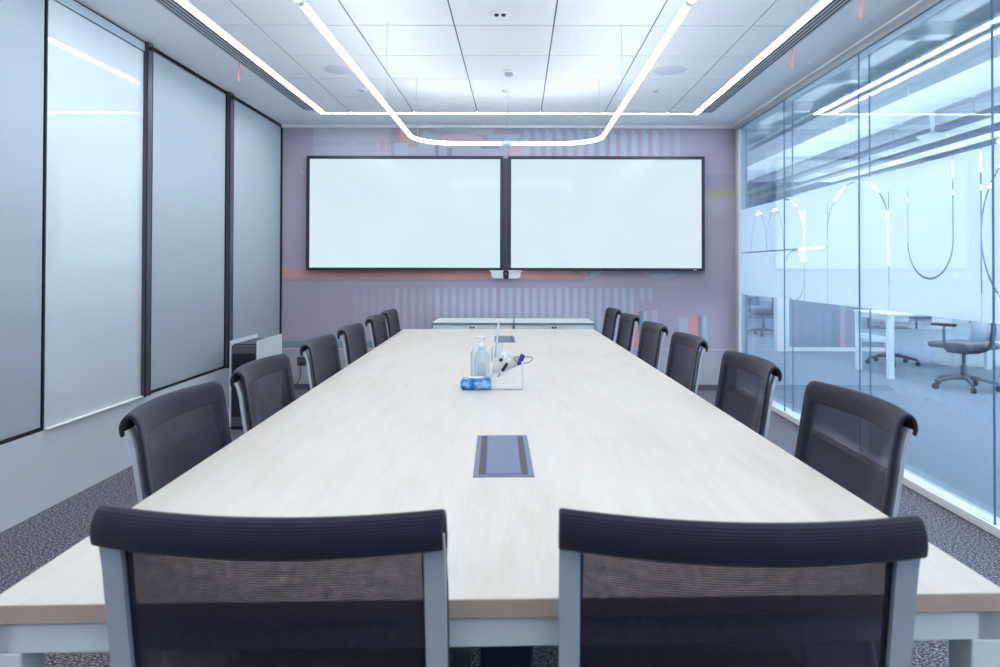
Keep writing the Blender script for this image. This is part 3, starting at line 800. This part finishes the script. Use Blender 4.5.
# ------------------------------------------------------------------ chairs
def smooth_path(P, n):
    P = [Vector(p) for p in P]; Q = []
    for i in range(len(P)-1):
        a, b, c, d = P[max(i-1, 0)], P[i], P[i+1], P[min(i+2, len(P)-1)]
        for k in range(n):
            s = k/n; Q.append(.5*((2*b)+(c-a)*s+(2*a-5*b+4*c-d)*s*s+(3*b-a-3*c+d)*s**3))
    Q.append(P[-1]); return Q
PROF = [(.062, .45), (.047, .54), (.027, .66), (.008, .78), (-.001, .84), (-.007, .875), (-.015, .907), (-.028, .922), (-.041, .920), (-.050, .907), (-.052, .892), (-.048, .876)]
HW = .238
def bulge(x, z): return -.044*(1-(x/HW)**2)*min(1, max(0, (z-.40)/.25))
def make_chair(label):
    t = thing('conference_chair', label, 'chair', (0, 0, 0), 0, 'dark mesh-back conference chairs')
    t.scale = (1.06, 1, .98)
    path = smooth_path([(p[0], p[1], 0) for p in PROF], 4)
    nrm = []
    for i in range(len(path)):
        d = (path[min(i+1, len(path)-1)]-path[max(i-1, 0)]).normalized(); nrm.append(Vector((d.y, -d.x, 0)))   # points to the sitter side
    xs = [-HW, -HW+.004, -.215, -.205]+[-.205+.410*k/12 for k in range(1, 12)]+[.205, .215, HW-.004, HW]
    n, m = len(path), len(xs)
    top_i = max(range(n), key=lambda i: path[i].y)
    def build(panel):
        bm = BM(); F = {}; B = {}
        def keep(i, j):      # quad between i,i+1 / j,j+1
            zc = (path[i].y+path[i+1].y)/2; xc = (xs[j]+xs[j+1])/2
            inner = abs(xc) < .205 and i < top_i and zc < .865
            return inner == panel
        def V(i, j, side):
            D = F if side else B
            if (i, j) not in D:
                x = xs[j]; p = path[i]; h = .0045 if not panel else .0045
                if j in (0, m-1): h *= .45
                if i in (0, n-1): h *= .6
                q = p+nrm[i]*(h if side else -h)
                top_k = min(1, max(0, (p.y-.80)/.1))
                lo = min(1, max(0, (.885-p.y)/.05)); lo = lo*lo*(3-2*lo)
                if i > top_i: lo = 0
                xx = x*(1-.012*top_k)*(1-.012*lo)
                D[(i, j)] = bm.verts.new((xx, q.x+bulge(x, p.y), q.y))
            return D[(i, j)]
        cells = {(i, j) for i in range(n-1) for j in range(m-1) if keep(i, j)}
        for (i, j) in cells:
            for s in (1, 0):
                q = [V(i, j, s), V(i, j+1, s), V(i+1, j+1, s), V(i+1, j, s)]
                if not s: q.reverse()
                f = bm.faces.new(q[::-1]); f.smooth = True
            for (di, dj, a, b) in ((-1, 0, (i, j), (i, j+1)), (1, 0, (i+1, j+1), (i+1, j)), (0, 1, (i, j+1), (i+1, j+1)), (0, -1, (i+1, j), (i, j))):
                if (i+di, j+dj) not in cells and not panel:
                    f = bm.faces.new([V(*a, 1), V(*b, 1), V(*b, 0), V(*a, 0)]); f.smooth = False
        bmesh.ops.recalc_face_normals(bm, faces=bm.faces[:])
        return bm
    mk('backrest', build(False), 'fabric', t)
    mk('mesh_panel', build(True), 'mesh', t)
    # flat side bars behind the fabric, running up inside the rolled top
    bp = smooth_path([(.047, .40, 0), (.040, .50, 0), (.013, .66, 0), (-.006, .78, 0), (-.014, .835, 0), (-.022, .870, 0), (-.031, .892, 0)], 4)
    for s in (-1, 1):
        bm = BM(); sec = []
        for i, p in enumerate(bp):
            d = (bp[min(i+1, len(bp)-1)]-bp[max(i-1, 0)]).normalized(); nn = Vector((d.y, -d.x, 0))
            o = bulge(s*.215, p.y)
            r = []
            for (x, k) in ((s*.2065, .005), (s*.2350, .005), (s*.2350, -.005), (s*.2065, -.005)):
                q = p+nn*k; r.append(bm.verts.new((x, q.x+o, q.y)))
            sec.append(r)
        for A, B_ in zip(sec, sec[1:]):
            for k in range(4): bm.faces.new((A[k], A[(k+1) % 4], B_[(k+1) % 4], B_[k]))
        bm.faces.new(sec[0][::-1]); bm.faces.new(sec[-1]); bmesh.ops.recalc_face_normals(bm, faces=bm.faces[:])
        mk('side_frame', bm, 'chair_metal', t)
    # seat
    bm = BM(); nx, ny = 15, 13
    def sp(i, j, s):
        u, v = -1+2*i/(nx-1), -1+2*j/(ny-1)
        k = (1-abs(u)**6)*(1-abs(v)**6)
        z = .450+s*(.004+.020*max(0, k)**.5)-.012*max(0, v-.5)**2*4*.5-.006*(1-u*u)*(1-abs(v))*(s > 0)
        return (u*.228*(1-.02*abs(v)**4), .275+v*.215*(1-.04*abs(u)**4), z)
    A = [[bm.verts.new(sp(i, j, 1)) for j in range(ny)] for i in range(nx)]; B_ = [[bm.verts.new(sp(i, j, -1)) for j in range(ny)] for i in range(nx)]
    for i in range(nx-1):
        for j in range(ny-1):
            f = bm.faces.new((A[i][j], A[i+1][j], A[i+1][j+1], A[i][j+1])); f.smooth = True
            f = bm.faces.new((B_[i][j], B_[i][j+1], B_[i+1][j+1], B_[i+1][j])); f.smooth = True
    for i in range(nx-1):
        bm.faces.new((B_[i][0], B_[i+1][0], A[i+1][0], A[i][0])); bm.faces.new((A[i][-1], A[i+1][-1], B_[i+1][-1], B_[i][-1]))
    for j in range(ny-1):
        bm.faces.new((A[0][j], A[0][j+1], B_[0][j+1], B_[0][j])); bm.faces.new((B_[-1][j], B_[-1][j+1], A[-1][j+1], A[-1][j]))
    mk('seat', bm, 'fabric', t)
    bm = BM()
    for s in (-1, 1): tube(bm, smooth_path([(s*.214, .040, .415), (s*.212, .12, .422), (s*.21, .40, .425), (s*.205, .445, .405)], 5), .010, 10)
    tube(bm, [(-.21, .16, .420), (.21, .16, .420)], .009, 10); tube(bm, [(-.21, .38, .420), (.21, .38, .420)], .009, 10)
    mk('seat_frame', bm, 'chair_metal', t)
    for s in (-1, 1):
        for (y0, y1) in ((.06, -.015), (.43, .465)):
            bm = BM(); tube(bm, [(s*.213, y0, .415), (s*.222, y1, .012)], [.0115, .0095], 12); lg = mk('leg', bm, 'chair_metal', t)
            bm = BM(); tube(bm, [(s*.222, y1, 0), (s*.222, y1, .014)], .0135, 14); mk('glide', bm, 'rubber', lg)
    return t
def side_chair(i, side, y_near, wob, lb, first):
    """y_near: distance of the near upper corner"""
    if side < 0: x = -(.872+.03*y_near); rz = -PI/2+TROT+wob; yc = y_near+.252
    else: x = .973-.03*y_near; rz = PI/2+TROT+wob; yc = y_near+.252
    x -= side*.052
    return place(x, yc, rz, lb)
proto = None
def place(x, y, rz, lb):
    global proto
    if proto is None:
        proto = make_chair(lb); proto.location = (x, y, 0); proto.rotation_euler = (0, 0, rz); return proto
    return dup(proto, (x, y, 0), rz, lb)
place(-.351, 1.034, math.radians(-2.0), 'dark mesh chair with its back to us at the near table end, left one')
place(.309, 1.018, math.radians(-3.0), 'dark mesh chair with its back to us at the near table end, right one')
ordl = ['nearest the camera', 'second from the camera', 'third from the camera', 'third from the far end', 'second from the far end', 'at the far end']
LY_ = [1.61, 2.28, 3.09, 3.82, 4.64, 5.28]
RY_ = [1.635, 2.42, 3.27, 4.04, 4.85, 5.56]
for i in range(6): side_chair(i, -1, LY_[i], 0, 'dark grey mesh chair on the left side of the table, %s' % ordl[i], False)
for i in range(6): side_chair(i, 1, RY_[i], 0, 'dark grey mesh chair on the right side of the table, %s' % ordl[i], False)

# ------------------------------------------------------------------ open office beyond the glass
OX0, OX1, OY0, OY1, OH = XR+.09, 10.5, -2.2, 17.5, 3.45
bm = BM(); box(bm, OX0, OX1, OY0, OY1, -.1, 0); struct('floor_office', bm, 'office_carpet')
bm = BM(); box(bm, OX0-.02, OX1, OY0, OY1, OH, OH+.1)
for k in range(13): box(bm, OX0, OX1, OY0+.9+1.5*k, OY0+1.05+1.5*k, OH-.12, OH, 0)
struct('ceiling_office', bm, 'white_paint')
bm = BM(); box(bm, XR-.04, OX0-.01, YW+.2, OY1, 0, OH, 0); struct('wall_corridor', bm, 'white_paint')
bm = BM(); box(bm, OX0-.06, OX0-.01, OY0, YW, H+.05, OH+.05, 0); struct('wall_bulkhead', bm, 'white_paint')
# window walls
bm = BM(); box(bm, OX1, OX1+.15, OY0, OY1, 0, 1.7, 0); box(bm, OX1, OX1+.15, OY0, OY1, 2.9, OH, 0); box(bm, OX1, OX1+.15, 12.5, OY1, 1.7, 2.9, 0)
for k in range(8): box(bm, OX1-.02, OX1+.12, OY0+1.7*k, OY0+1.7*k+.12, 1.7, 2.9, 0)
struct('wall_outer', bm, 'office_paint')
bm = BM(); box(bm, OX1+.1, OX1+.11, OY0, 12.5, 1.7, 2.9, 0); struct('window_1', bm, 'glow_sky')
bm = BM(); box(bm, OX0, OX1, OY1, OY1+.15, 0, 1.35, 0); box(bm, OX0, OX1, OY1, OY1+.15, 2.7, OH, 0); box(bm, OX0, 6.9, OY1, OY1+.15, 1.35, 2.7, 0); box(bm, 9.35, OX1, OY1, OY1+.15, 1.35, 2.7, 0)
for k in range(3): box(bm, 6.9+.8*k, 6.9+.8*k+.1, OY1-.02, OY1+.12, 1.35, 2.7, 0)
struct('wall_end', bm, 'office_paint')
bm = BM(); box(bm, 6.9, OX1, OY1+.1, OY1+.11, 1.35, 2.7, 0); struct('window_2', bm, 'glow_sky')

# ceiling services
t = thing('air_duct', 'big grey rectangular air duct running along the open office ceiling beyond the glass', 'duct', (4.18, 7, 2.96))
bm = BM(); box(bm, -.32, .32, -8, 10, 0, .34, 0)
for k in range(14): box(bm, -.335, .335, -7.9+1.3*k, -7.87+1.3*k, -.012, .352, 0)
mk('duct_run', bm, 'white_metal', t)
for k in range(5):
    bm = BM(); box(bm, .32, .38, -6+3*k, -5.6+3*k, .05, .28, 0); mk('branch', bm, 'grille', t)
t = thing('cable_tray', 'grey cable tray beside the office air duct, on its meeting-room side', 'cable tray', (3.55, 7, 2.98))
bm = BM(); box(bm, -.12, .12, -8, 10, 0, .006, 0); box(bm, -.125, -.12, -8, 10, 0, .06, 0); box(bm, .12, .125, -8, 10, 0, .06, 0); mk('tray', bm, 'grey_edge', t)
for k, (x, z, r) in enumerate(((4.98, 3.14, .05), (2.9, 3.2, .035))):
    bm = BM(); tube(bm, [(0, -8, 0), (0, 10, 0)], r, 14); o = mk('ceiling_pipe', bm, 'grille'); o.location = (x, 7, z)
    tag(o, ['round pale pipe on the office ceiling between duct and strip lamps', 'thin pale pipe along the office ceiling, nearest the glass wall'][k], 'pipe')
for k, x in enumerate((5.15, 5.75, 6.4)):
    bm = BM(); box(bm, -.09, .09, -9, 9, 0, .05, 0, bev=.004)
    for q in range(7): tube(bm, [(0, -8.5+2.8*q, .05), (0, -8.5+2.8*q, OH-2.93)], .003, 6)
    o = mk('acoustic_raft', bm, 'grey_edge'); o.location = (x, 8, 2.93)
    tag(o, ['long white raft hung under the office ceiling, closest to the air duct', 'long white raft hung under the office ceiling, middle of three', 'long white raft hung under the office ceiling, farthest from the glass'][k], 'ceiling raft', 'white rafts under the office ceiling')
LB = ['long strip lamp hung in the open office, middle row', 'long strip lamp hung in the open office, the one nearer the outer windows']
LB.append('long strip lamp hung low in the office, the row closest to the glass')
for k, (x, z) in enumerate(((7.5, 2.86), (9.3, 2.86), (3.75, 2.11))):  # rows added behind the film to brighten the office and the film
    t = thing('office_strip_lamp', LB[k], 'lamp', (x, 8, z), 0, 'strip lamps in the open office')
    bm = BM(); box(bm, -.06, .06, -9, 9, .012, .06, 0); mk('lamp_housing', bm, 'white_metal', t)
    bm = BM(); box(bm, -.10, .10, -9, 9, 0, .012, 0); mk('diffuser', bm, 'glow_office', t)
    bm = BM(); box(bm, -.05, .05, -9, 9, .0605, .066, 0); mk('uplight_lens', bm, 'glow_up', t)  # added upward glow that brightens the office ceiling
    bm = BM()
    for q in range(7): tube(bm, [(0, -8.5+2.8*q, .066), (0, -8.5+2.8*q, OH-z)], .003, 6)
    mk('suspension', bm, 'grille', t)
t = thing('disc_pendant', 'white disc lamp on a short stem under the office ceiling', 'lamp', (4.74, 8.0, 2.76))
bm = BM(); lathe(bm, [(0, -.02), (.10, -.02), (.155, -.005), (.16, .01), (.06, .045), (0, .05)], seg=36); mk('shade', bm, 'white_metal', t)
bm = BM(); tube(bm, [(0, 0, .04), (0, 0, OH-2.76)], .02, 12); mk('stem', bm, 'white_metal', t)

# patterned low screen
t = thing('office_screen', 'low grey-blue patterned office screen with a white end post and foot', 'screen', (4.72, 10.6, 0))
bm = BM(); box(bm, -.66, .80, -.03, .03, .06, 1.35, 0); box(bm, .14, .22, -.031, .031, .06, 1.35, 2); box(bm, .0, .12, -.031, .031, .06, 1.35, 3); mk('fabric_panel', bm, [MAT_MURAL[12], 'white_trim', MAT_MURAL[11], MAT_MURAL[2]], t)
bm = BM(); box(bm, -.66, .80, -.04, .04, 0, .06, 0); mk('foot_rail', bm, 'white_trim', t)
bm = BM(); box(bm, -.84, -.66, -.10, .05, 0, 1.36, 0, bev=.006); mk('end_post', bm, 'white_trim', t)

def desk(x, y, w, d, lb):
    t = thing('office_desk', lb, 'desk', (x, y, 0), 0, 'office desks')
    bm = BM(); box(bm, 0, w, 0, d, .71, .735, 0, bev=.002); mk('desktop', bm, 'white_lam', t)
    for xx in (0.02, w-.08):
        for yy in (.0, d-.06):
            bm = BM(); box(bm, xx, xx+.06, yy, yy+.06, 0, .71, 0); mk('leg', bm, 'white_metal', t)
        bm = BM(); box(bm, xx+.005, xx+.055, .06, d-.06, .66, .71, 0); box(bm, xx+.01, xx+.05, .06, d-.06, .40, .46, 0); mk('end_rail', bm, 'white_metal', t)
    bm = BM(); box(bm, .08, w-.08, d-.05, d-.03, .34, .50, 0); mk('modesty_panel', bm, 'white_metal', t)
    return t
desk(4.17, 7.92, 1.7, .8, 'white office desk beyond the glass, its legs seen below the frosted film')
desk(4.3, 13.4, 1.7, .8, 'white desk far back in the open office, near the end windows')

def task_chair(lb):
    t = thing('task_chair', lb, 'chair', (0, 0, 0), 0, 'office task chairs beyond the glass')
    for k in range(5):
        a = 2*PI*k/5+.3; c, s = math.cos(a), math.sin(a)
        bm = BM(); tube(bm, [(0, 0, .12), (c*.14, s*.14, .115), (c*.30, s*.30, .075)], [.028, .022, .016], 10); sp = mk('base_arm', bm, 'mid_grey', t)
        bm = BM(); q = Vector((-s, c, 0))*.018; p = Vector((c*.30, s*.30, .03)); tube(bm, [p-q, p-q*.3], .03, 14); tube(bm, [p+q*.3, p+q], .03, 14); mk('caster', bm, 'rubber', sp)
    bm = BM(); tube(bm, [(0, 0, .10), (0, 0, .24), (0, 0, .241), (0, 0, .38)], [.032, .032, .018, .018], 14); mk('gas_lift', bm, 'mid_grey', t)
    bm = BM(); box(bm, -.12, .12, -.12, .12, .37, .42, 0, bev=.02); mk('mechanism', bm, 'mid_grey', t)
    bm = BM(); box(bm, -.24, .24, -.23, .24, .42, .49, 0, bev=.03, seg=3); mk('seat', bm, 'mid_grey', t)
    bm = BM()
    P = smooth_path([(0, -.22, .52), (0, -.26, .64), (0, -.25, .80), (0, -.30, 1.0)], 4); rows = []
    for s in (.012, -.012):
        rows.append([[bm.verts.new((u*(.23-.03*abs(i/len(P)-.5)), p.y+s-.04*(1-u*u), p.z)) for u in (-1, -.6, -.2, .2, .6, 1)] for i, p in enumerate(P)])
    for R, fl in ((rows[0], 0), (rows[1], 1)):
        for i in range(len(P)-1):
            for j in range(5):
                f = bm.faces.new((R[i][j], R[i][j+1], R[i+1][j+1], R[i+1][j])); f.smooth = True
    for i in range(len(P)-1):
        for j in (0, 5): bm.faces.new((rows[0][i][j], rows[0][i+1][j], rows[1][i+1][j], rows[1][i][j]))
    for i in (0, len(P)-1):
        for j in range(5): bm.faces.new((rows[0][i][j], rows[0][i][j+1], rows[1][i][j+1], rows[1][i][j]))
    bmesh.ops.recalc_face_normals(bm, faces=bm.faces[:]); mk('backrest', bm, 'grille', t)
    bm = BM(); tube(bm, smooth_path([(0, -.10, .40), (0, -.27, .45), (0, -.32, .62), (0, -.31, .75)], 4), .022, 10); mk('back_support', bm, 'mid_grey', t)
    for s in (-1, 1):
        bm = BM(); tube(bm, smooth_path([(s*.18, 0, .42), (s*.27, 0, .44), (s*.28, 0, .66)], 4), .014, 10); ar = mk('armrest', bm, 'mid_grey', t)
        bm = BM(); box(bm, s*.28-.04, s*.28+.04, -.12, .13, .66, .69, 0, bev=.012); mk('arm_pad', bm, 'rubber', ar)
    return t
tc = task_chair('grey task chair drawn up in front of the office desk, at the right picture edge')
tc.location = (4.64, 7.30, 0); tc.rotation_euler = (0, 0, .35)
dup(tc, (4.88, 9.15, 0), PI-.4, 'dark task chair seen between the legs of the office desk, behind it')
dup(tc, (4.55, 13.0, 0), .2, 'dark task chair far back in the office, seen just inside the glass wall frame')
t = thing('drawer_pedestal', 'low grey drawer pedestal under the office desk', 'cabinet', (6.2, 7.8, 0))
bm = BM(); box(bm, -.2, .2, -.25, .25, .05, .58, 0, bev=.004); mk('body', bm, 'grille', t)
for z in (.07, .24, .41):
    bm = BM(); box(bm, -.195, .195, -.266, -.25, z, z+.16, 0); d = mk('drawer', bm, 'grille', t)
    bm = BM(); box(bm, -.06, .06, -.272, -.266, z+.11, z+.13, 0); mk('handle', bm, 'mid_grey', d)
bm = BM()
for sx in (-.16, .16):
    for sy in (-.2, .2): tube(bm, [(sx-.01, sy, .025), (sx+.01, sy, .025)], .025, 12)
mk('casters', bm, 'rubber', t)
t = thing('office_cabinet', 'low white cabinet standing right of the drawer pedestal under the desk line', 'cabinet', (5.9, 9.1, 0))
bm = BM(); box(bm, -.4, .4, -.22, .22, 0, .62, 0, bev=.004); mk('body', bm, 'white_lam', t)
for s in (-1, 1):
    bm = BM(); box(bm, (-.39 if s < 0 else .003), (-.003 if s < 0 else .39), -.236, -.22, .03, .6, 0); mk('door', bm, 'white_lam', t)
